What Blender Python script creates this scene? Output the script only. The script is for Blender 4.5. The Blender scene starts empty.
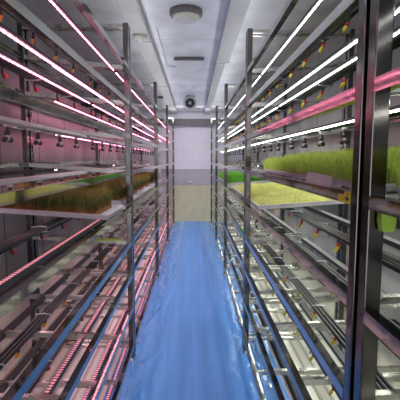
import bpy, bmesh, math, random
from mathutils import Vector, Matrix
random.seed(7)
S = bpy.context.scene
COL = S.collection
PI = math.pi

# ------------------------------------------------------------------ materials
def mat(name):
    m = bpy.data.materials.new(name); m.use_nodes = True
    nt = m.node_tree
    return m, nt, nt.nodes['Principled BSDF']

def pset(b, **kw):
    for k, v in kw.items():
        n = {'base': 'Base Color', 'rough': 'Roughness', 'metal': 'Metallic', 'spec': 'Specular IOR Level',
             'coat': 'Coat Weight', 'emit': 'Emission Color', 'estr': 'Emission Strength', 'sub': 'Subsurface Weight',
             'trans': 'Transmission Weight'}[k]
        b.inputs[n].default_value = (*v, 1) if isinstance(v, tuple) else v

def simple(name, base, rough=0.5, metal=0.0, noise=0.0, nscale=20, **kw):
    m, nt, b = mat(name)
    pset(b, base=base, rough=rough, metal=metal, **kw)
    tc = nt.nodes.new('ShaderNodeTexCoord')
    nz = nt.nodes.new('ShaderNodeTexNoise'); nz.inputs['Scale'].default_value = nscale; nz.inputs['Detail'].default_value = 4
    nt.links.new(tc.outputs['Object'], nz.inputs['Vector'])
    cr = nt.nodes.new('ShaderNodeValToRGB')
    a = 1 - noise; c = 1 + noise
    cr.color_ramp.elements[0].color = (base[0]*a, base[1]*a, base[2]*a, 1)
    cr.color_ramp.elements[1].color = (min(1, base[0]*c), min(1, base[1]*c), min(1, base[2]*c), 1)
    cr.color_ramp.elements[0].position = .3; cr.color_ramp.elements[1].position = .7
    nt.links.new(nz.outputs['Fac'], cr.inputs['Fac'])
    nt.links.new(cr.outputs['Color'], b.inputs['Base Color'])
    return m

def steel(name, base, rough):
    m, nt, b = mat(name)
    pset(b, base=base, rough=rough, metal=1.0)
    tc = nt.nodes.new('ShaderNodeTexCoord')
    nz = nt.nodes.new('ShaderNodeTexNoise'); nz.inputs['Scale'].default_value = 14; nz.inputs['Detail'].default_value = 5
    nt.links.new(tc.outputs['Object'], nz.inputs['Vector'])
    mr = nt.nodes.new('ShaderNodeMapRange')
    mr.inputs['To Min'].default_value = rough*.6; mr.inputs['To Max'].default_value = rough*1.6
    nt.links.new(nz.outputs['Fac'], mr.inputs['Value']); nt.links.new(mr.outputs['Result'], b.inputs['Roughness'])
    bp = nt.nodes.new('ShaderNodeBump'); bp.inputs['Strength'].default_value = .05; bp.inputs['Distance'].default_value = .006
    nt.links.new(nz.outputs['Fac'], bp.inputs['Height']); nt.links.new(bp.outputs['Normal'], b.inputs['Normal'])
    return m

def led(name, col, strength, gap_col, freq=26.0, duty=.62, gap_emit=.25):
    """LED strip: bright beads with dimmer gaps along Y."""
    m, nt, b = mat(name)
    pset(b, base=gap_col, rough=.35)
    tc = nt.nodes.new('ShaderNodeTexCoord'); sp = nt.nodes.new('ShaderNodeSeparateXYZ')
    nt.links.new(tc.outputs['Object'], sp.inputs[0])
    mu = nt.nodes.new('ShaderNodeMath'); mu.operation = 'MULTIPLY'; mu.inputs[1].default_value = freq
    fr = nt.nodes.new('ShaderNodeMath'); fr.operation = 'FRACT'
    lt = nt.nodes.new('ShaderNodeMath'); lt.operation = 'LESS_THAN'; lt.inputs[1].default_value = duty
    nt.links.new(sp.outputs['Y'], mu.inputs[0]); nt.links.new(mu.outputs[0], fr.inputs[0]); nt.links.new(fr.outputs[0], lt.inputs[0])
    mr = nt.nodes.new('ShaderNodeMapRange')
    mr.inputs['To Min'].default_value = strength*gap_emit; mr.inputs['To Max'].default_value = strength
    nt.links.new(lt.outputs[0], mr.inputs['Value'])
    b.inputs['Emission Color'].default_value = (*col, 1)
    nt.links.new(mr.outputs['Result'], b.inputs['Emission Strength'])
    return m

def ticks(name, c0, c1, freq=34, duty=.5, rough=.3, metal=.6, emit=None, estr=0):
    m, nt, b = mat(name)
    pset(b, rough=rough, metal=metal)
    tc = nt.nodes.new('ShaderNodeTexCoord'); sp = nt.nodes.new('ShaderNodeSeparateXYZ')
    nt.links.new(tc.outputs['Object'], sp.inputs[0])
    mu = nt.nodes.new('ShaderNodeMath'); mu.operation = 'MULTIPLY'; mu.inputs[1].default_value = freq
    fr = nt.nodes.new('ShaderNodeMath'); fr.operation = 'FRACT'
    lt = nt.nodes.new('ShaderNodeMath'); lt.operation = 'LESS_THAN'; lt.inputs[1].default_value = duty
    nt.links.new(sp.outputs['Y'], mu.inputs[0]); nt.links.new(mu.outputs[0], fr.inputs[0]); nt.links.new(fr.outputs[0], lt.inputs[0])
    mx = nt.nodes.new('ShaderNodeMix'); mx.data_type = 'RGBA'
    mx.inputs[6].default_value = (*c0, 1); mx.inputs[7].default_value = (*c1, 1)
    nt.links.new(lt.outputs[0], mx.inputs[0]); nt.links.new(mx.outputs[2], b.inputs['Base Color'])
    if emit:
        b.inputs['Emission Color'].default_value = (*emit, 1)
        m2 = nt.nodes.new('ShaderNodeMath'); m2.operation = 'MULTIPLY'; m2.inputs[1].default_value = estr
        nt.links.new(lt.outputs[0], m2.inputs[0]); nt.links.new(m2.outputs[0], b.inputs['Emission Strength'])
    return m

def panel_wall(name, base, seam, rough, spacing, axis='Y'):
    """Insulated wall panels: vertical seams + faint mottling + a soft gloss."""
    m, nt, b = mat(name)
    pset(b, rough=rough)
    tc = nt.nodes.new('ShaderNodeTexCoord'); sp = nt.nodes.new('ShaderNodeSeparateXYZ')
    nt.links.new(tc.outputs['Object'], sp.inputs[0])
    mu = nt.nodes.new('ShaderNodeMath'); mu.operation = 'MULTIPLY'; mu.inputs[1].default_value = 1/spacing
    fr = nt.nodes.new('ShaderNodeMath'); fr.operation = 'FRACT'
    lt = nt.nodes.new('ShaderNodeMath'); lt.operation = 'LESS_THAN'; lt.inputs[1].default_value = .022
    nt.links.new(sp.outputs[axis], mu.inputs[0]); nt.links.new(mu.outputs[0], fr.inputs[0]); nt.links.new(fr.outputs[0], lt.inputs[0])
    nz = nt.nodes.new('ShaderNodeTexNoise'); nz.inputs['Scale'].default_value = 3.5; nz.inputs['Detail'].default_value = 6
    nt.links.new(tc.outputs['Object'], nz.inputs['Vector'])
    cr = nt.nodes.new('ShaderNodeValToRGB')
    cr.color_ramp.elements[0].color = tuple(x*.8 for x in base)+(1,); cr.color_ramp.elements[1].color = tuple(min(1, x*1.12) for x in base)+(1,)
    cr.color_ramp.elements[0].position = .3; cr.color_ramp.elements[1].position = .7
    nt.links.new(nz.outputs['Fac'], cr.inputs['Fac'])
    mx = nt.nodes.new('ShaderNodeMix'); mx.data_type = 'RGBA'; mx.inputs[7].default_value = (*seam, 1)
    nt.links.new(lt.outputs[0], mx.inputs[0]); nt.links.new(cr.outputs['Color'], mx.inputs[6])
    nt.links.new(mx.outputs[2], b.inputs['Base Color'])
    bp = nt.nodes.new('ShaderNodeBump'); bp.inputs['Strength'].default_value = .25; bp.inputs['Distance'].default_value = .02
    nt.links.new(nz.outputs['Fac'], bp.inputs['Height']); nt.links.new(bp.outputs['Normal'], b.inputs['Normal'])
    return m

def film_material():
    m, nt, b = mat('blue_film')
    pset(b, rough=.16, spec=.9)
    tc = nt.nodes.new('ShaderNodeTexCoord')
    mp = nt.nodes.new('ShaderNodeMapping'); mp.inputs['Scale'].default_value = (9, .35, 1)
    nt.links.new(tc.outputs['Object'], mp.inputs['Vector'])
    n1 = nt.nodes.new('ShaderNodeTexNoise'); n1.inputs['Scale'].default_value = 1.6; n1.inputs['Detail'].default_value = 5
    nt.links.new(mp.outputs['Vector'], n1.inputs['Vector'])
    cr = nt.nodes.new('ShaderNodeValToRGB')
    cr.color_ramp.elements[0].color = (.085, .265, .70, 1); cr.color_ramp.elements[0].position = .3
    cr.color_ramp.elements[1].color = (.15, .39, .92, 1); cr.color_ramp.elements[1].position = .72
    nt.links.new(n1.outputs['Fac'], cr.inputs['Fac']); nt.links.new(cr.outputs['Color'], b.inputs['Base Color'])
    # soft ripples, strong along the rack feet and faint on the walked middle
    mp2 = nt.nodes.new('ShaderNodeMapping'); mp2.inputs['Scale'].default_value = (13, 4.5, 1)
    nt.links.new(tc.outputs['Object'], mp2.inputs['Vector'])
    rg = nt.nodes.new('ShaderNodeTexNoise'); rg.inputs['Scale'].default_value = 1.0; rg.inputs['Detail'].default_value = 1.5
    rg.inputs['Distortion'].default_value = .7
    nt.links.new(mp2.outputs['Vector'], rg.inputs['Vector'])
    sp = nt.nodes.new('ShaderNodeSeparateXYZ'); nt.links.new(tc.outputs['Object'], sp.inputs[0])
    ab = nt.nodes.new('ShaderNodeMath'); ab.operation = 'ABSOLUTE'; nt.links.new(sp.outputs['X'], ab.inputs[0])
    mr = nt.nodes.new('ShaderNodeMapRange'); mr.inputs['From Min'].default_value = .2; mr.inputs['From Max'].default_value = .36
    mr.inputs['To Min'].default_value = .03; mr.inputs['To Max'].default_value = 1.0
    nt.links.new(ab.outputs[0], mr.inputs['Value'])
    bp = nt.nodes.new('ShaderNodeBump'); bp.inputs['Distance'].default_value = .03
    nt.links.new(mr.outputs['Result'], bp.inputs['Strength'])
    nt.links.new(rg.outputs['Fac'], bp.inputs['Height']); nt.links.new(bp.outputs['Normal'], b.inputs['Normal'])
    m2 = nt.nodes.new('ShaderNodeMapRange'); m2.inputs['From Min'].default_value = .1; m2.inputs['From Max'].default_value = .35
    m2.inputs['To Min'].default_value = .42; m2.inputs['To Max'].default_value = .04
    nt.links.new(ab.outputs[0], m2.inputs['Value']); nt.links.new(m2.outputs['Result'], b.inputs['Roughness'])
    return m

def grass_mat(name, low, mid, tip, h):
    m, nt, b = mat(name)
    pset(b, rough=.55, sub=0.0)
    tc = nt.nodes.new('ShaderNodeTexCoord'); sp = nt.nodes.new('ShaderNodeSeparateXYZ')
    nt.links.new(tc.outputs['Object'], sp.inputs[0])
    nz = nt.nodes.new('ShaderNodeTexNoise'); nz.inputs['Scale'].default_value = 40; nz.inputs['Detail'].default_value = 3
    nt.links.new(tc.outputs['Object'], nz.inputs['Vector'])
    ma = nt.nodes.new('ShaderNodeMath'); ma.operation = 'MULTIPLY_ADD'; ma.inputs[1].default_value = h*.7; ma.inputs[2].default_value = -h*.35
    nt.links.new(nz.outputs['Fac'], ma.inputs[0])
    ad = nt.nodes.new('ShaderNodeMath'); nt.links.new(sp.outputs['Z'], ad.inputs[0]); nt.links.new(ma.outputs[0], ad.inputs[1])
    mr = nt.nodes.new('ShaderNodeMapRange'); mr.inputs['From Min'].default_value = .005; mr.inputs['From Max'].default_value = h
    nt.links.new(ad.outputs[0], mr.inputs['Value'])
    cr = nt.nodes.new('ShaderNodeValToRGB')
    cr.color_ramp.elements[0].color = (*low, 1); cr.color_ramp.elements[1].color = (*tip, 1)
    e = cr.color_ramp.elements.new(.42); e.color = (*mid, 1)
    nt.links.new(mr.outputs['Result'], cr.inputs['Fac']); nt.links.new(cr.outputs['Color'], b.inputs['Base Color'])
    return m

M = {}
M['steel'] = steel('stainless_steel', (.46, .45, .43), .07)
M['steel_post'] = steel('post_steel', (.15, .14, .135), .12)
M['steel_bar'] = steel('brushed_steel', (.58, .57, .54), .26)
M['alu'] = ticks('aluminium_strip', (.62, .64, .66), (.42, .44, .46), freq=40, metal=.7, rough=.35)
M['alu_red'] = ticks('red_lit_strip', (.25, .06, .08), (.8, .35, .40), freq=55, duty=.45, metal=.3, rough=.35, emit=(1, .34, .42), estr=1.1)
M['led_pink'] = led('pink_led', (1.0, .24, .42), 14, (.8, .4, .5))
M['led_white'] = led('white_led', (.93, 1.0, .97), 8, (.8, .85, .85))
M['led_pink_low'] = led('pink_led_low', (1.0, .55, .66), 22, (.8, .4, .5))
M['led_pink_dim'] = led('pink_led_dim', (1.0, .40, .5), 7, (.8, .4, .5))
M['led_white_dim'] = led('white_led_dim', (.95, 1.0, .90), 10, (.8, .85, .85))
M['led_white_strong'] = led('white_led_strong', (.95, 1.0, .92), 24, (.8, .85, .85))
M['led_white_low'] = led('white_led_low', (.95, 1.0, .85), 34, (.8, .85, .85))
M['black'] = simple('black_hose', (.018, .02, .024), .33, noise=.3)
M['dark'] = simple('dark_plastic', (.03, .028, .03), .4, noise=.2)
M['clamp'] = simple('clear_clamp', (.55, .58, .58), .3, noise=.1)
M['white_plastic'] = simple('white_plastic', (.66, .66, .68), .4, noise=.06)
M['yellow'] = simple('yellow_plastic', (.85, .68, .04), .35, noise=.05)
M['red'] = simple('red_plastic', (.75, .03, .03), .35, noise=.05)
M['red_dash'] = simple('red_dash', (.30, .04, .05), .5, noise=.2)
M['orange'] = simple('orange_plastic', (.85, .32, .02), .35, noise=.05)
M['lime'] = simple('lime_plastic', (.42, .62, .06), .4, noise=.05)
M['tray'] = simple('tray_plastic', (.55, .53, .57), .45, noise=.08)
M['wall'] = panel_wall('wall_panels', (.34, .335, .345), (.12, .11, .12), .26, .62)
M['kick'] = simple('kick_panel', (.62, .62, .54), .4, noise=.08, nscale=5)
M['kick_cap'] = simple('kick_cap', (.26, .17, .12), .4, noise=.08)
M['endwall'] = simple('end_wall_paint', (.74, .72, .80), .5, noise=.04, nscale=4)
M['ceiling'] = panel_wall('ceiling_panels', (.74, .75, .80), (.58, .59, .64), .38, .9)
M['trunk'] = simple('grey_pvc', (.58, .60, .60), .45, noise=.05)
M['trunk_face'] = simple('trunking_pvc', (.50, .50, .49), .5, noise=.05)
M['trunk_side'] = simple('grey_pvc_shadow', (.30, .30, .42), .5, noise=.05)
M['beige'] = simple('beige_board', (.52, .49, .33), .55, noise=.1, nscale=6)
M['mauve'] = simple('mauve_panel', (.42, .40, .47), .55, noise=.06, nscale=6)
M['louvre'] = simple('vent_brown', (.12, .11, .11), .5, noise=.3, nscale=50)
M['slat'] = simple('vent_slat', (.19, .17, .16), .5, noise=.2)
M['cream'] = simple('cream_cap', (.60, .58, .50), .4, noise=.05)
M['film'] = film_material()
M['grass_tall'] = grass_mat('olive_grass', (.34, .11, .03), (.055, .075, .012), (.34, .22, .055), .14)
M['grass_lime'] = grass_mat('lime_grass', (.50, .50, .14), (.44, .60, .07), (.74, .84, .20), .10)
M['grass_green'] = grass_mat('green_grass', (.12, .26, .02), (.14, .46, .03), (.30, .72, .08), .12)
M['grass_short'] = grass_mat('sprout_grass', (.60, .55, .22), (.70, .70, .26), (.82, .84, .36), .045)

def rib_floor():
    m, nt, b = mat('ribbed_floor')
    pset(b, rough=.3, metal=.0)
    tc = nt.nodes.new('ShaderNodeTexCoord'); sp = nt.nodes.new('ShaderNodeSeparateXYZ')
    nt.links.new(tc.outputs['Object'], sp.inputs[0])
    mu = nt.nodes.new('ShaderNodeMath'); mu.operation = 'MULTIPLY'; mu.inputs[1].default_value = 14
    fr = nt.nodes.new('ShaderNodeMath'); fr.operation = 'FRACT'
    nt.links.new(sp.outputs['X'], mu.inputs[0]); nt.links.new(mu.outputs[0], fr.inputs[0])
    cr = nt.nodes.new('ShaderNodeValToRGB')
    els = cr.color_ramp.elements
    els[0].color = (.70, .69, .64, 1); els[0].position = 0
    els[1].color = (.66, .66, .62, 1); els[1].position = 1
    e = els.new(.55); e.color = (.64, .63, .58, 1)
    e = els.new(.62); e.color = (.28, .27, .22, 1)
    e = els.new(.80); e.color = (.42, .41, .35, 1)
    nt.links.new(fr.outputs[0], cr.inputs['Fac']); nt.links.new(cr.outputs['Color'], b.inputs['Base Color'])
    return m
M['rib'] = rib_floor()

# ------------------------------------------------------------------ mesh helpers
class MB:
    def __init__(s): s.v = []; s.f = []; s.mi = []; s.mats = []
    def _m(s, m):
        if m not in s.mats: s.mats.append(m)
        return s.mats.index(m)
    def add(s, vs, fs, m):
        o = len(s.v); s.v += [tuple(v) for v in vs]; s.f += [[o+i for i in f] for f in fs]; s.mi += [s._m(m)]*len(fs)
    def box(s, x0, x1, y0, y1, z0, z1, m, bev=0.0):
        s.hexa([(x0, y0, z0), (x1, y0, z0), (x1, y1, z0), (x0, y1, z0), (x0, y0, z1), (x1, y0, z1), (x1, y1, z1), (x0, y1, z1)], m)
    def hexa(s, v, m):
        s.add(v, [(3, 2, 1, 0), (4, 5, 6, 7), (0, 1, 5, 4), (1, 2, 6, 5), (2, 3, 7, 6), (3, 0, 4, 7)], m)
    def extr(s, prof, axis, a0, a1, m):
        """closed profile in the two other axes (ordered) extruded along axis"""
        n = len(prof); vs = []
        for a in (a0, a1):
            for p in prof:
                vs.append({'y': (p[0], a, p[1]), 'x': (a, p[0], p[1]), 'z': (p[0], p[1], a)}[axis])
        fs = [(i, (i+1) % n, n+(i+1) % n, n+i) for i in range(n)] + [tuple(range(n-1, -1, -1)), tuple(range(n, 2*n))]
        s.add(vs, fs, m)
    def tube(s, pts, r, m, n=8):
        pts = [Vector(p) for p in pts]; rs = r if isinstance(r, (list, tuple)) else [r]*len(pts)
        vs = []; fs = []
        ref = None
        for i, p in enumerate(pts):
            t = (pts[min(i+1, len(pts)-1)]-pts[max(i-1, 0)]).normalized()
            if ref is None:
                ref = Vector((1, 0, 0)) if abs(t.x) < .8 else Vector((0, 0, 1))
            u = (ref - t*ref.dot(t)).normalized(); w = t.cross(u); ref = u
            for k in range(n):
                a = 2*PI*k/n; vs.append(p+(u*math.cos(a)+w*math.sin(a))*rs[i])
        for i in range(len(pts)-1):
            for k in range(n):
                fs.append((i*n+k, i*n+(k+1) % n, (i+1)*n+(k+1) % n, (i+1)*n+k))
        fs.append(tuple(range(n-1, -1, -1))); fs.append(tuple((len(pts)-1)*n+k for k in range(n)))
        s.add(vs, fs, m)
    def lathe(s, prof, m, c=(0, 0, 0), n=16, axis='z', caps=True):
        vs = []; fs = []
        for r, h in prof:
            for k in range(n):
                a = 2*PI*k/n; x, y = r*math.cos(a), r*math.sin(a)
                v = {'z': (x, y, h), 'y': (x, h, y), 'x': (h, x, y)}[axis]
                vs.append((v[0]+c[0], v[1]+c[1], v[2]+c[2]))
        for i in range(len(prof)-1):
            for k in range(n):
                fs.append((i*n+k, i*n+(k+1) % n, (i+1)*n+(k+1) % n, (i+1)*n+k))
        if caps: fs.append(tuple(range(n-1, -1, -1))); fs.append(tuple((len(prof)-1)*n+k for k in range(n)))
        s.add(vs, fs, m)
    def mesh(s, name, smooth=False, fix=True):
        me = bpy.data.meshes.new(name); me.from_pydata(s.v, [], s.f)
        for m in s.mats: me.materials.append(m)
        me.polygons.foreach_set('material_index', s.mi)
        if fix:
            bm = bmesh.new(); bm.from_mesh(me); bmesh.ops.recalc_face_normals(bm, faces=bm.faces[:]); bm.to_mesh(me); bm.free()
        if smooth: me.polygons.foreach_set('use_smooth', [True]*len(me.polygons))
        me.update()
        return me

def link(name, me, parent=None, loc=(0, 0, 0), rot=(0, 0, 0), bevel=0):
    o = bpy.data.objects.new(name, me); COL.objects.link(o)
    o.location = loc; o.rotation_euler = rot
    if parent: o.parent = parent
    if bevel:
        b = o.modifiers.new('bevel', 'BEVEL'); b.width = bevel; b.segments = 2; b.limit_method = 'ANGLE'
    return o
def tag(o, label, cat, group=None, kind=None):
    o['label'] = label
    if cat: o['category'] = cat
    if group: o['group'] = group
    if kind: o['kind'] = kind
    return o
def thing(name, label, cat, loc=(0, 0, 0), group=None):
    o = bpy.data.objects.new(name, None); COL.objects.link(o); o.location = loc; o.empty_display_size = .1
    return tag(o, label, cat, group)
def dup(root, loc, label, group=None, scale=None):
    r = root.copy(); COL.objects.link(r); r.location = loc; r['label'] = label
    if group: r['group'] = group
    if scale: r.scale = scale
    for ch in list(root.children):
        c = ch.copy(); COL.objects.link(c); c.parent = r
        for g in list(ch.children):
            d = g.copy(); COL.objects.link(d); d.parent = c
    return r
def struct(name, me, loc=(0, 0, 0), label=None, parent=None):
    o = link(name, me, parent, loc)
    if not parent: o['kind'] = 'structure'
    if label: o['label'] = label
    return o

# ------------------------------------------------------------------ dimensions (metres; camera at the origin of X and Y)
CAMH = 1.45
ZC = 2.51                     # ceiling
YE = 9.12                     # end wall
Y0 = -1.2
XWL, XWR = -1.215, 1.165
AX = {-1: .45, 1: .386}       # aisle face centre of the racks
BX = {-1: 1.14, 1: 1.09}      # rear rails
TIER = [2.055, 1.825, 1.60, 1.358, 1.11, .87, .635, .395]
TILT = [.10, .09, .085, .08, .07, .055, .035, .02]
ZB = .115
ZT = 2.335
LEN = 1.932
PS = .036                     # post section
ST = {-1: [.775, 2.735, 4.695, 6.645], 1: [-1.085, .87, 2.828, 4.778, 6.73]}   # near end of each rack

ORD = ['top', 'second', 'third', 'fourth', 'fifth', 'sixth', 'seventh', 'eighth', 'lowest']
FROM_END = {0: 'rack against end wall', 1: 'second rack from end wall', 2: 'third rack from end wall',
            3: 'fourth rack from end wall', 4: 'fifth rack from end wall'}
ROW = {-1: 'pink-lit row', 1: 'white-lit row'}
def rack_name(side, i): return FROM_END[len(ST[side])-1-i]

def zt(side, t, ax):           # shelf height at |x| = ax for tier t (shelves slope to the aisle)
    return TIER[t] + TILT[t]*(ax-AX[side])

# ------------------------------------------------------------------ setting
b = MB(); b.box(XWL-.1, XWR+.1, Y0, YE+.1, -.08, 0, M['rib']); struct('floor', b.mesh('floor'))
b = MB(); b.box(XWL-.1, XWR+.1, Y0, YE+.1, ZC, ZC+.08, M['ceiling']); struct('ceiling', b.mesh('ceiling'))
b = MB(); b.box(XWL-.1, XWL, Y0, YE+.1, 0, ZC, M['wall']); struct('wall_left', b.mesh('wall_left'))
b = MB(); b.box(XWR, XWR+.1, Y0, YE+.1, 0, ZC, M['wall']); struct('wall_right', b.mesh('wall_right'))
b = MB(); b.box(XWL, XWR, YE, YE+.1, 0, ZC, M['endwall']); struct('wall_end', b.mesh('wall_end'))
for nm, x0, x1 in (('baseboard_left', XWL, XWL+.012), ('baseboard_right', XWR-.012, XWR)):
    b = MB(); b.box(x0, x1, Y0, YE, 0, .47, M['kick']); b.box(x0-.004*(x0 > 0), x1+.004*(x0 < 0), Y0, YE, .47, .485, M['kick_cap']); struct(nm, b.mesh(nm))
# blue sheet over the aisle floor, a fine grid with low ripples near its edges
b = MB(); nx, ny = 44, 220
vs = []
for j in range(ny+1):
    y = Y0 + (YE-.06-Y0)*j/ny
    for i in range(nx+1):
        x = -.55+1.13*i/nx
        e = max(0, min(1, (abs(x)-.22)/.2))
        z = .006+.0015*e*(1+math.sin(y*5.1+x*31)*math.sin(y*13.7-x*17))
        vs.append((x, y, z))
fs = [(j*(nx+1)+i, j*(nx+1)+i+1, (j+1)*(nx+1)+i+1, (j+1)*(nx+1)+i) for j in range(ny) for i in range(nx)]
b.add(vs, fs, M['film'])
o = struct('floor_sheet', b.mesh('floor_sheet', smooth=True))
# end wall build-up
b = MB(); b.box(-.75, .75, YE-.03, YE, .85, 1.22, M['mauve']); struct('trim_1', b.mesh('grey_band'), label='grey mauve band across the end wall')
b = MB(); b.box(XWL, XWR, YE-.16, YE-.03, 2.22, 2.32, M['endwall']); b.box(XWL, XWR, YE-.17, YE-.03, 2.32, 2.36, M['trunk']); struct('trim_2', b.mesh('header_box'))

bd = thing('partition_board', 'low beige board standing across the foot of the end wall', 'board', (0, YE-.1, 0))
b = MB(); b.box(-.62, .62, -.04, .0, 0, .86, M['beige']); link('panel', b.mesh('panel'), bd, bevel=.006)
b = MB(); b.box(-.63, .63, -.05, .01, .86, .895, M['mauve']); link('top_rail', b.mesh('top_rail'), bd, bevel=.006)
b = MB()
b.lathe([(.05, 0), (.06, .012), (.06, .03), (.035, .05), (.0, .052)], M['cream'], (-.09, -.02, .895), 14)
link('knob', b.mesh('knob', True), bd)

vt = thing('air_vent', 'dark slatted air vent strip high across the end wall', 'vent', (0, YE-.17, 2.22))
b = MB(); b.box(-1.0, 1.0, -.012, .0, 0, .115, M['louvre']); link('backing', b.mesh('backing'), vt)
b = MB()
for k in range(46):
    x = -.98+k*.0435; b.box(x, x+.012, -.026, -.012, .006, .109, M['slat'])
link('slats', b.mesh('slats'), vt)
b = MB(); b.box(-1.02, 1.02, -.03, 0, -.012, 0, M['louvre']); b.box(-1.02, 1.02, -.03, 0, .115, .127, M['louvre']); link('frame', b.mesh('frame'), vt)

# ------------------------------------------------------------------ racks
def post_mesh(h):
    b = MB(); a = PS/2; t = .004
    b.extr([(-a, -a), (a, -a), (a, a), (-a, a)], 'z', 0, h, M['steel_post'])
    return b.mesh('post')
POST = post_mesh(ZT)
b = MB(); b.lathe([(.024, 0), (.024, .006), (.021, .012), (.021, .03)], M['steel_bar'], n=12); FOOT = b.mesh('foot', True)
def rail_mesh(L):              # folded channel, open side to the shelf
    b = MB(); h = .0145; w = .026; t = .003
    # profile in (x,z): aisle face at x=0, flanges run to +x
    p = [(0, -h), (w, -h), (w, -h+t), (t, -h+t), (t, h-t), (w, h-t), (w, h), (0, h)]
    b.extr(p, 'y', PS, L-PS, M['steel']); return b.mesh('shelf_rail')
RAIL = rail_mesh(LEN)
def bar_mesh(side, t):
    b = MB(); x0, x1 = AX[side]+.006, BX[side]-.006
    z0 = 0; z1 = (TILT[t] if t < 8 else 0)*(x1-x0); h = .0115 if t > 4 else .013; w = .0105
    q = []
    for (x, z) in ((x0, z0), (x1, z1)):
        for (dy, dz) in ((-w, -h), (w, -h), (w, h), (-w, h)):
            q.append((side*x, dy, z+dz))
    b.add(q, [(3, 2, 1, 0), (4, 5, 6, 7), (0, 1, 5, 4), (1, 2, 6, 5), (2, 3, 7, 6), (3, 0, 4, 7)], M['steel_bar'])
    return b.mesh('crossbar')
BARS = {(s, t): bar_mesh(s, t) for s in (-1, 1) for t in range(9)}

def make_rack(side, i):
    y0 = ST[side][i]
    lab = 'tall stainless steel shelving rack, %s on the %s' % (rack_name(side, i), ROW[side])
    r = thing('grow_rack', lab, 'rack', (0, y0, 0), 'steel growing racks, ' + ROW[side])
    for ax in (AX[side], BX[side]):
        for y in (PS/2, LEN-PS/2):
            p = link('post', POST, r, (side*ax, y, .004), bevel=.003)
            link('foot', FOOT, p, (0, 0, -.004))
    for t in range(9):
        z = TIER[t] if t < 8 else ZB
        zb = z + (TILT[t]*(BX[side]-AX[side]) if t < 8 else 0)
        o = link('shelf_rail', RAIL, r, (side*(AX[side]-PS/2), 0, z))
        if side < 0: o.scale = (-1, 1, 1)
        o = link('shelf_rail', RAIL, r, (side*(BX[side]+PS/2), 0, zb))
        if side > 0: o.scale = (-1, 1, 1)
        ys = [PS/2, LEN-PS/2] if t < 6 else [PS/2, LEN*.25, LEN*.5, LEN*.75, LEN-PS/2]
        for y in ys: link('crossbar', BARS[(side, t)], r, (0, y, z))
    # top frame
    for y in (PS/2, LEN-PS/2):
        link('crossbar', BARS[(side, 8)], r, (0, y, ZT-.013))
    return r
RACK = {}
for side in (-1, 1):
    for i in range(len(ST[side])): RACK[(side, i)] = make_rack(side, i)

# yellow sticker and lime strip on the racks
r = RACK[(1, 1)]
b = MB(); x = AX[1]-PS/2-.0012
b.box(x, x+.001, .070, .112, TIER[3]-.014, TIER[3]+.004, M['yellow']); b.box(x, x+.001, .037, .072, TIER[3]-.0145, TIER[3]+.0145, M['yellow'])
b.box(x-.0004, x, .052, .057, TIER[3]-.011, TIER[3]+.010, M['dark']); b.box(x-.0004, x, .044, .066, TIER[3]-.006, TIER[3]+.0, M['dark'])
link('warning_sticker', b.mesh('warning_sticker'), r)['label'] = 'yellow warning sticker with a black mark'
r = RACK[(-1, 0)]
b = MB(); b.box(-.70, -.50, LEN-PS-.002, LEN-.002, TIER[5]+.0145, TIER[5]+.024, M['lime'])
o = link('green_strip', b.mesh('green_strip'), r); o['label'] = 'lime green strip on the crossbar'

# ------------------------------------------------------------------ grow lights: aluminium bar + LED strip beneath
def light_proto(name, led_m, body_m, w, q=.0035, lips=False):
    root = thing(name, 'x', 'grow light')
    b = MB(); b.box(-w/2, w/2, .0, LEN-.03, -.010, 0, body_m)
    if lips:
        for sx in (-1, 1): b.box(sx*w/2-.0015, sx*w/2+.0015, .0, LEN-.03, -.020, 0, M['dark'])
    link('housing', b.mesh('housing'), root)
    b = MB(); b.extr([(-q, -.010), (-q, -.013), (-q*.6, -.015), (q*.6, -.015), (q, -.013), (q, -.010)], 'y', .01, LEN-.04, led_m)
    link('led_strip', b.mesh('led_strip'), root)
    return root
PROTO = {(-1, 'up'): light_proto('grow_light', M['led_pink'], M['dark'], .022, .0027),
         (-1, 'low'): light_proto('grow_light', M['led_pink_low'], M['dark'], .028, .007, True),
         (-1, 'bead'): light_proto('grow_light', M['led_pink_dim'], M['alu_red'], .015, .0035, True),
         (1, 'grow'): light_proto('grow_light', M['led_white_strong'], M['dark'], .022),
         (1, 'bead'): light_proto('grow_light', M['led_white_dim'], M['alu'], .036, .004, True),
         (1, 'up'): light_proto('grow_light', M['led_white'], M['dark'], .022),
         (1, 'low'): light_proto('grow_light', M['led_white_low'], M['alu'], .036, .009, True)}
used = set()
# (shelf, distance from the aisle centre): observed bars, with some near-wall ones added for light
BARSET = {-1: [(0, .535), (1, .535), (0, .70), (1, .70), (2, .82), (3, .97), (4, .545), (5, .86), (6, .90), (7, .90), (6, .525), (7, .492), (8, .492)],
          1: [(0, .475), (0, .60), (1, .50), (1, .60), (2, .60), (3, .80), (4, .80), (5, .80), (6, .535), (7, .80)]}
for side in (-1, 1):
    for i, y0 in enumerate(ST[side]):
        for t, ax in BARSET[side]+([(0, .96), (1, .96), (2, .96)] if side < 0 and i > 0 else []):  # extra pink bars added to strengthen the glow on the farther racks
            key = (side, 'up' if t < 2 or (side < 0 and t == 2) else 'grow' if t == 2 else 'bead' if t > 3 and ax < .6 else 'low')
            where = 'near the aisle' if ax < .58 else ('beside the pipe' if ax < .75 else 'near the wall')
            lab = '%s LED bar %s under the %s shelf, %s' % ('pink' if side < 0 else 'white', where, ORD[t], rack_name(side, i))
            loc = (side*ax, y0+.015, (zt(side, t, ax) if t < 8 else ZB)-.0135)
            g = ('pink' if side < 0 else 'white') + ' LED bars under the shelves, some near the wall added'
            if key not in used:
                used.add(key); p = PROTO[key]; p.location = loc; p['label'] = lab; p['group'] = g
            else: dup(PROTO[key], loc, lab, g)

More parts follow.
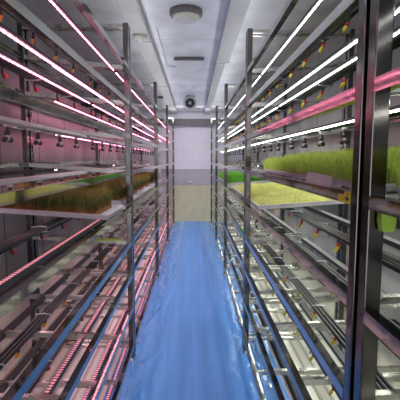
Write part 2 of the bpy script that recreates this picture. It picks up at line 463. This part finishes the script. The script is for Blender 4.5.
# ------------------------------------------------------------------ spray pipes with nozzles
def nozzle_straight(tipm):
    b = MB(); b.tube([(0, 0, 0), (0, 0, -.012), (-.002, .004, -.026)], [.0055, .0055, .006], M['dark'], 7)
    b.tube([(-.002, .004, -.024), (-.006, .009, -.037)], [.0072, .0072], M['red'] if tipm is M['yellow'] else M['dark'], 8)
    t = MB(); t.tube([(-.005, .009, -.036), (-.010, .011, -.046), (-.019, .015, -.064)], [.006, .0088, .0065], tipm, 8)
    return b.mesh('nozzle', True), t.mesh('tip', True)
def nozzle_hook(tipm):
    b = MB(); pts = [(0, 0, 0), (0, 0, -.010)]
    for k in range(9):
        a = PI/2+PI*1.35*k/8
        pts.append((0, .016*math.cos(a), -.028+.017*math.sin(a)))
    b.tube(pts, .005, M['dark'], 7)
    t = MB(); t.lathe([(.002, -.012), (.009, -.008), (.011, 0), (.009, .008), (.002, .012)], tipm, (0, .006, -.040), 10)
    return b.mesh('nozzle', True), t.mesh('tip', True)
def nozzle_double():
    b = MB(); b.lathe([(.014, -.004), (.012, -.012), (.006, -.016)], M['white_plastic'], n=10)
    b.tube([(0, 0, -.014), (0, 0, -.05)], [.007, .007], M['dark'], 7)
    b.lathe([(.011, -.048), (.011, -.030)], M['dark'], n=8)
    b.tube([(0, 0, -.046), (0, 0, -.068)], [.008, .010], M['white_plastic'], 7)
    t = MB()
    t.tube([(0, -.036, -.071), (0, -.027, -.066), (0, -.017, -.061), (0, 0, -.060), (0, .017, -.061), (0, .027, -.066), (0, .036, -.071)],
           [.008, .0125, .008, .007, .008, .0125, .008], M['dark'], 8)
    return b.mesh('nozzle', True), t.mesh('spray_heads', True)
NZ = {'straight_yellow': nozzle_straight(M['yellow']), 'straight_orange': nozzle_straight(M['orange']),
      'hook_red': nozzle_hook(M['red']), 'double': nozzle_double()}
NZ['double_black'] = NZ['double']
KIND = {-1: ['straight_orange', 'hook_red', 'double', 'double', 'hook_red', 'straight_yellow', 'straight_orange', 'hook_red'],
        1: ['straight_yellow', 'straight_yellow', 'double_black', 'double_black'] + ['straight_yellow']*4}
DESC = {'straight_yellow': 'yellow-tipped', 'straight_orange': 'orange-tipped', 'hook_red': 'red-tipped hooked', 'double': 'double-headed', 'double_black': 'double-headed'}
PR = .009
b = MB()
for k in (-1, 0, 1): b.tube([(k*.021, .012, -PR), (k*.021, LEN-.04, -PR)], PR, M['black'], 10)
PIPE = b.mesh('pipe', True)
b = MB()
b.tube([(-.036, 0, -.019), (-.036, 0, .002), (-.012, 0, .005), (.012, 0, .005), (.036, 0, .002), (.036, 0, -.019), (.012, 0, -.0215), (-.012, 0, -.0215), (-.036, 0, -.0185)], .0035, M['clamp'], 6)
CLAMP = b.mesh('clamp', True)
PLAINPIPE = None
b = MB(); b.extr([(-.028, 0), (.028, 0), (.028, -.016), (.02, -.02), (-.02, -.02), (-.028, -.016)], 'y', .012, LEN-.04, M['white_plastic']); CHANNEL = b.mesh('pipe_channel')
pp = {}
NSP = .31
PX = {-1: .755, 1: .655}
def pipe_proto(kind, near):
    root = thing('spray_pipe', 'x', 'water pipe')
    if kind == 'double':
        link('pipe', CHANNEL, root)
    else:
        link('pipe', PIPE, root)
        if near:
            for y in (.15, .62, 1.10, 1.58): link('clamp', CLAMP, root, (0, y, 0))
    for k in range(6):
        n = link('nozzle', NZ[kind][0], root, (0, .20+k*NSP, -.0185))
        link(NZ[kind][1].name.split('.')[0], NZ[kind][1], n)
    return root
for side in (-1, 1):
    for i, y0 in enumerate(ST[side]):
        if side > 0 and i == 0: tiers = [3, 4, 5, 2]
        else: tiers = range(8)
        for t in tiers:
            kind = KIND[side][t]; near = (i < 2 if side < 0 else i < 3)
            ax = PX[side]
            loc = (side*ax, y0+.015, zt(side, t, ax)+(-.0135 if t < 5 else .0125+2*PR))     # lower pipes lie on the crossbars
            lab = '%s spray pipe %s the %s shelf, %s, %s' % (DESC[kind], 'under' if t < 5 else 'along', ORD[t], rack_name(side, i), ROW[side])
            g = 'spray pipes under the shelves, ' + ROW[side]
            key = (kind, near)
            if key not in pp:
                p = pp[key] = pipe_proto(kind, near); p.location = loc; p['label'] = lab; p['group'] = g
            else: dup(pp[key], loc, lab, g)

# drain hoses along the floor under the racks
for side, lab in ((-1, 'pink-lit'), (1, 'white-lit')):
    b = MB(); b.tube([(side*.615, .2, .021), (side*.615, YE-.3, .021)], .021, M['black'], 12)
    tag(link('drain_hose', b.mesh('drain_hose', True)), 'black drain hose on the floor under the %s racks' % lab, 'hose')
    b = MB(); b.tube([(side*.668, .2, .016), (side*.668, YE-.3, .016)], .016, M['white_plastic'], 12)
    tag(link('drain_pipe', b.mesh('drain_pipe', True)), 'white drain pipe on the floor under the %s racks' % lab, 'pipe')

# ------------------------------------------------------------------ trays and grass
TL, TW, TH = .455, .60, .026
def tray_mesh(h):
    b = MB(); w, l, t = TW/2, TL/2, .006
    b.box(-w, w, -l, l, 0, t, M['tray'])
    b.box(-w, w, -l, -l+t, t, h, M['tray']); b.box(-w, w, l-t, l, t, h, M['tray'])
    b.box(-w, -w+t, -l+t, l-t, t, h, M['tray']); b.box(w-t, w, -l+t, l-t, t, h, M['tray'])
    b.box(-w-.006, w+.006, -l-.006, -l+.002, h-.005, h, M['tray']); b.box(-w-.006, w+.006, l-.002, l+.006, h-.005, h, M['tray'])
    b.box(-w-.006, -w+.002, -l, l, h-.005, h, M['tray']); b.box(w-.002, w+.006, -l, l, h-.005, h, M['tray'])
    return b.mesh('seed_tray')
TRAY = tray_mesh(TH); LOWTRAY = tray_mesh(.016)
def grass_mesh(name, m, n, h, wid, lean, seed, ragged=.35, ov=.0, inset=0.0, lump=.18):
    rnd = random.Random(seed); vs = []; fs = []
    w, l = TW/2-.010+ov, TL/2-.010+ov
    # root mat
    z0, z1 = 0.0, .020
    mw, ml = TW/2-.010, TL/2-.010; mx = mw-inset*.9
    vs += [(-mw, -ml, z0), (mx, -ml, z0), (mx, ml, z0), (-mw, ml, z0), (-mw, -ml, z1), (mx, -ml, z1), (mx, ml, z1), (-mw, ml, z1)]
    fs += [(3, 2, 1, 0), (4, 5, 6, 7), (0, 1, 5, 4), (1, 2, 6, 5), (2, 3, 7, 6), (3, 0, 4, 7)]
    for _ in range(n):
        x = rnd.uniform(-w, w-inset); y = rnd.uniform(-l, l)
        clump = (1-lump)+lump*math.sin(x*23+seed)*math.sin(y*19+seed*2)
        e = min(w-abs(x), l-abs(y)); edge = .78+.22*min(1, e/.05)
        hh = h*clump*edge*(1-ragged*rnd.random()**2)
        a = rnd.uniform(0, 2*PI); ca, sa = math.cos(a), math.sin(a)
        ww = wid*rnd.uniform(.7, 1.2)
        d = rnd.uniform(0, 2*PI); ln = lean*hh*rnd.random()
        dx, dy = math.cos(d)*ln, math.sin(d)*ln
        o = len(vs)
        vs += [(x-ca*ww/2, y-sa*ww/2, .015), (x+ca*ww/2, y+sa*ww/2, .015),
               (x+dx*.35-ca*ww*.42, y+dy*.35-sa*ww*.42, .015+hh*.6), (x+dx*.35+ca*ww*.42, y+dy*.35+sa*ww*.42, .015+hh*.6),
               (x+dx, y+dy, .015+hh)]
        fs += [(o, o+1, o+3, o+2), (o+2, o+3, o+4)]
    b = MB(); b.add(vs, fs, m); return b.mesh(name, fix=False)
G = {'tall': [grass_mesh('tall_grass', M['grass_tall'], 5600, .150, .0045, .45, s, .6, inset=.065, lump=.2) for s in (3, 8)],
     'lime': [grass_mesh('lime_grass', M['grass_lime'], 6000, .085, .005, .40, s, .5, ov=.018) for s in (5, 9)],
     'green': [grass_mesh('green_grass', M['grass_green'], 4200, .105, .006, .35, s) for s in (4, 6)],
     'short': [grass_mesh('sprouts', M['grass_short'], 7000, .030, .004, .9, s, .6) for s in (2, 7)]}
GD = {'tall': 'tall dark olive wheatgrass', 'lime': 'dense yellow-green wheatgrass', 'green': 'bright green wheatgrass', 'short': 'short pale yellow sprouts'}
NTH = ['first', 'second', 'third', 'fourth', 'fifth', 'sixth', 'seventh', 'eighth', 'ninth']
def tray_run(side, t, ys, kind, where):
    cx = AX[side]+(.014 if side < 0 else .028)+TW/2
    for k, y in enumerate(ys):
        y, ln = y if isinstance(y, tuple) else (y, TL)
        z = zt(side, t, cx)+.0145
        ry = -math.atan(TILT[t])*side
        n = NTH[k] if len(ys) > 1 else 'single'
        z_ = z+.0
        lab = 'grey plastic tray of %s, %s tray along %s' % (GD[kind].replace('wheatgrass', 'grass'), n, where)
        o = link('seed_tray', LOWTRAY if kind == 'lime' else TRAY, None, (side*cx, y+ln/2, z_), (0, ry, 0)); o.scale.y = ln/TL
        tag(o, lab, 'tray', 'trays of %s, %s' % (GD[kind], where))
        g = link('grass_mat', G[kind][k % 2], None, (side*cx, y+ln/2, z_+.0065), (0, ry, 0)); g.scale.y = ln/TL
        tag(g, '%s filling the %s tray along %s' % (GD[kind], n, where), 'grass', 'mats of %s' % GD[kind], 'stuff')
tray_run(-1, 4, [2.07, 2.745, 3.225, 3.705, 4.185, 4.71, 5.19], 'tall', 'the pink-lit shelf')
tray_run(1, 3, [.33, .885, 1.345, 1.805], 'lime', 'the upper white-lit shelf')
tray_run(1, 4, [(2.475, .335), 2.86, 3.34, 3.82], 'short', 'the lower white-lit shelf')
tray_run(1, 4, [4.81, 5.29, 5.77, 6.25], 'green', 'the far lower white-lit shelf')

# ------------------------------------------------------------------ ceiling fittings
def trunking(name, x0, x1, y0, y1, drop, lab):
    r = thing(name, lab, 'trunking', ((x0+x1)/2, y0, ZC))
    w = (x1-x0)/2; L = y1-y0
    b = MB(); b.box(-w, w, 0, L, -drop, 0, M['trunk_face']); link('cover', b.mesh('cover'), r, bevel=.004)
    b = MB(); b.box(-w-.006, w+.006, L-.03, L, -drop-.006, 0, M['cream']); link('joint_cap', b.mesh('joint_cap'), r, bevel=.003)
    b = MB(); s = 1 if x0 < 0 else -1
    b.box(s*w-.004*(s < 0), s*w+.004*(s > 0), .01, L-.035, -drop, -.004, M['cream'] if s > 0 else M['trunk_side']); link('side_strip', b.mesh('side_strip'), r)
    return r
NEARFAR = ['nearest the camera', 'second along the aisle', 'third along the aisle', 'ending at the vent']
for k, (a, c) in enumerate([(.6, 3.45), (3.5, 5.6), (5.65, 7.4), (7.45, 8.9)]):
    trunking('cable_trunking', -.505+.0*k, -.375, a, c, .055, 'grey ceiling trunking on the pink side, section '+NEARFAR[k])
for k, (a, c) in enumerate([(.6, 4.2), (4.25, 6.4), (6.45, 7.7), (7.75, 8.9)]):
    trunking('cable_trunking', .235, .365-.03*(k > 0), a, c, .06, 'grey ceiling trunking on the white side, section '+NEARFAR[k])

# round bulkhead light
r = thing('ceiling_light', 'round cream ceiling light with dark ring above the aisle', 'ceiling light', (-.055, 2.93, ZC))
b = MB(); b.lathe([(.118, 0), (.118, -.03), (.108, -.042), (.098, -.042)], M['louvre'], n=40); link('ring', b.mesh('ring', True), r)
b = MB(); b.lathe([(.100, -.036), (.096, -.056), (.07, -.070), (.062, -.070)], M['cream'], n=40); link('bezel', b.mesh('bezel', True), r)
b = MB(); b.lathe([(.064, -.066), (.055, -.078), (.03, -.086), (.004, -.088)], M['white_plastic'], n=32); link('diffuser', b.mesh('diffuser', True), r)
# small round alarm on the trunking
r = thing('smoke_alarm', 'round white alarm under the pink side ceiling trunking', 'alarm', (-.44, 3.33, ZC-.055))
b = MB(); b.lathe([(.06, -.0), (.06, -.02), (.05, -.032), (.02, -.036), (.002, -.036)], M['cream'], n=28); link('body', b.mesh('body', True), r)
b = MB(); b.lathe([(.034, -.032), (.030, -.040), (.002, -.041)], M['trunk'], n=24); link('sensor_cap', b.mesh('sensor_cap', True), r)
r = thing('ceiling_sensor', 'small dark oval sensor on the ceiling beside pink side trunking', 'sensor', (-.565, 6.8, ZC))
b = MB(); b.lathe([(.05, 0), (.05, -.02), (.035, -.035), (.002, -.036)], M['louvre'], n=20); link('dome', b.mesh('dome', True), r)
b = MB(); b.lathe([(.058, 0), (.058, -.012)], M['trunk_side'], n=20); link('base', b.mesh('base', True), r)
# hung baffle plates
def baffle(x0, x1, y0, y1, lab):
    r = thing('ceiling_baffle', lab, 'ceiling panel', ((x0+x1)/2, y0, ZC))
    w = (x1-x0)/2
    b = MB(); b.box(-w, w, .012, y1-y0, -.022, -.012, M['ceiling']); link('plate', b.mesh('plate'), r)
    b = MB(); b.box(-w-.004, w+.004, -.004, .012, -.036, -.010, M['louvre']); link('shadow_lip', b.mesh('shadow_lip'), r)  # dark lip stands in for the shadow at the plate's near edge
    b = MB()
    for sx in (-1, 1):
        for yy in (.05, y1-y0-.06): b.box(sx*(w-.02)-.006, sx*(w-.02)+.006, yy, yy+.012, -.012, 0, M['trunk'])
    link('hangers', b.mesh('hangers'), r)
baffle(-.205, .105, 4.2, 4.95, 'flat ceiling panel with painted shadow edge, behind the round light')
baffle(-.215, .145, 8.3, 8.75, 'flat ceiling panel with painted shadow edge, beyond the round fan')
# duct fan
r = thing('duct_fan', 'round grey fan with dark mouth hung from the ceiling', 'fan', (-.065, 6.75, ZC))
cz = -.125
b = MB()
b.lathe([(.082, -.09), (.112, -.085), (.118, -.07), (.118, .06), (.10, .10), (.082, .10), (.082, -.085)], M['trunk'], (0, 0, cz), 36, 'y', False); link('casing', b.mesh('casing', True), r)
b = MB(); b.lathe([(.0815, -.05), (.0815, -.045), (.002, -.045)], M['dark'], (0, 0, cz), 32, 'y', False); link('mouth', b.mesh('mouth'), r)
b = MB()
for k in range(6):
    a = k*PI/3; ca, sa = math.cos(a), math.sin(a); cb, sb = math.cos(a+.5), math.sin(a+.5)
    b.add([(.02*ca, -.07, cz+.02*sa), (.075*ca, -.072, cz+.075*sa), (.075*cb, -.055, cz+.075*sb), (.02*cb, -.055, cz+.02*sb)], [(0, 1, 2, 3)], M['louvre'])
b.lathe([(.024, -.078), (.024, -.05)], M['trunk'], (0, 0, cz), 14, 'y')
link('blades', b.mesh('blades'), r)
b = MB(); b.box(-.075, .075, -.05, .05, -.03, 0, M['trunk_side']); b.box(-.10, -.086, -.01, .01, cz-.03, -.02, M['trunk']); link('bracket', b.mesh('bracket'), r)
# round white lamp just before the fan
r = thing('ceiling_lamp', 'round white dome lamp on the ceiling in front of the fan', 'ceiling light', (-.065, 5.85, ZC))
b = MB(); b.lathe([(.085, 0), (.085, -.012), (.075, -.018)], M['ceiling'], n=28); link('base', b.mesh('base', True), r)
b = MB(); b.lathe([(.078, -.014), (.07, -.04), (.045, -.058), (.003, -.062)], M['ceiling'], n=28); link('diffuser', b.mesh('diffuser', True), r)
# thin cable along the ceiling
b = MB(); b.tube([(-.30, 3.3, ZC-.003), (-.30, 4.6, ZC-.003), (-.21, 4.62, ZC-.003)], .003, M['trunk_side'], 6)
tag(link('ceiling_cable', b.mesh('ceiling_cable')), 'thin grey cable running on the ceiling to the flat panel', 'cable')

# rows of red dashes above the racks
b = MB()
y = .9
while y < 6:
    L = random.uniform(.05, .11); b.box(1.012, 1.024, y, y+L, ZC-.0012, ZC-.0002, M['red_dash']); y += L+random.uniform(.05, .08)
tag(link('dash_row', b.mesh('dash_row')), 'row of dull red dashes on the ceiling above the white-lit racks', 'pattern')
b = MB()
y = .9
while y < 6:
    L = random.uniform(.05, .11); b.box(XWL+.0002, XWL+.0012, y, y+L, 2.39, 2.402, M['red_dash']); y += L+random.uniform(.05, .08)
tag(link('dash_row', b.mesh('dash_row')), 'row of dull red dashes high on the wall behind the pink-lit racks', 'pattern')
# blank card at the edge of the tall grass, lime tag and grass-reflection block by the near post
b = MB(); z0 = TIER[3]+.0142
b.hexa([(.397, 1.13, z0), (.401, 1.13, z0), (.401, 1.37, z0), (.397, 1.37, z0), (.399, 1.13, z0+.028), (.403, 1.13, z0+.028), (.403, 1.37, z0+.034), (.399, 1.37, z0+.034)], M['white_plastic'])
tag(link('blank_card', b.mesh('blank_card')), 'blank white plastic card leaning against the yellow-green grass on upper shelf', 'card')
f = thing('green_tag_reflection', 'lime green plastic tag plus modelled grass reflection on the near steel post', 'tag and reflection', (.40, .79, 1.30))
b = MB(); b.extr([(-.012, 0), (.012, 0), (.016, .02), (.016, .042), (-.016, .042), (-.016, .02)], 'y', -.006, .016, M['lime']); link('body', b.mesh('body'), f, bevel=.002)  # body stands in for grass reflected in the post face
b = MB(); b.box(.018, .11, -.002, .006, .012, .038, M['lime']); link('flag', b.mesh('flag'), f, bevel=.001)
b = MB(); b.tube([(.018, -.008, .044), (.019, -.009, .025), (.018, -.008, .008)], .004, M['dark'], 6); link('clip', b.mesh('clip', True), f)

# ------------------------------------------------------------------ light, world, camera
def area(name, loc, rot, sx, sy, power, col=(1, 1, 1), l_spread=None):
    l = bpy.data.lights.new(name, 'AREA'); l.shape = 'RECTANGLE'; l.size = sx; l.size_y = sy; l.energy = power; l.color = col
    o = bpy.data.objects.new(name, l); COL.objects.link(o)
    if l_spread: l.spread = math.radians(l_spread)
    o.location = loc; o.rotation_euler = rot
    return o
area('rear_fill', (0, -1.15, 1.4), (PI/2, 0, 0), 2.0, 2.2, 5, (.95, .97, 1.0))  # added fill from behind the camera, no real source there
for side, c in ((-1, (.96, .95, 1.0)), (1, (.93, .96, 1.0))):
    area('ceiling_fill', (side*.50, 4.8, 2.13), (0, side*math.radians(140), 0), .10, 7.4, 9.5, c)     # added unseen strips that brighten the aisle ceiling
for k, y in enumerate((1.75, 3.5, 5.2, 6.9)):
    area('floor_fill', (0, y, 2.44), (math.radians(38), 0, 0), .5, .12, (9, 8, 7, 5)[k], (.95, .96, 1.0), 95)  # added unseen lamps, turned from the camera, to brighten the floor
area('end_wall_fill', (0, 7.9, 2.4), (math.radians(62), 0, 0), 1.2, .2, 6.5, (.95, .93, 1.0))  # added unseen lamp that brightens the end wall
sl = bpy.data.lights.new('open_end_fill', 'SUN'); sl.energy = .7; sl.angle = math.radians(50); sl.color = (.96, .97, 1.0)
so = bpy.data.objects.new('open_end_fill', sl); COL.objects.link(so)
so.rotation_euler = Vector((0, -1, -.05)).to_track_quat('Z', 'Y').to_euler()     # added soft fill entering the open end behind the camera
w = bpy.data.worlds.new('World'); S.world = w; w.use_nodes = True
w.node_tree.nodes['Background'].inputs[0].default_value = (.75, .8, .9, 1)
w.node_tree.nodes['Background'].inputs[1].default_value = .2

cam = bpy.data.cameras.new('camera'); co = bpy.data.objects.new('camera', cam); COL.objects.link(co)
FPX = 390.0
cam.sensor_width = 36; cam.sensor_fit = 'HORIZONTAL'; cam.lens = FPX*36/400
co.location = (0, 0, CAMH)
co.rotation_euler = (PI/2-math.atan(41/FPX), 0, -math.atan(6/FPX))
cam.clip_start = .02
S.camera = co
S.view_settings.view_transform = 'Standard'
S.view_settings.exposure = .1
S.cycles.use_denoising = True
S.cycles.max_bounces = 8
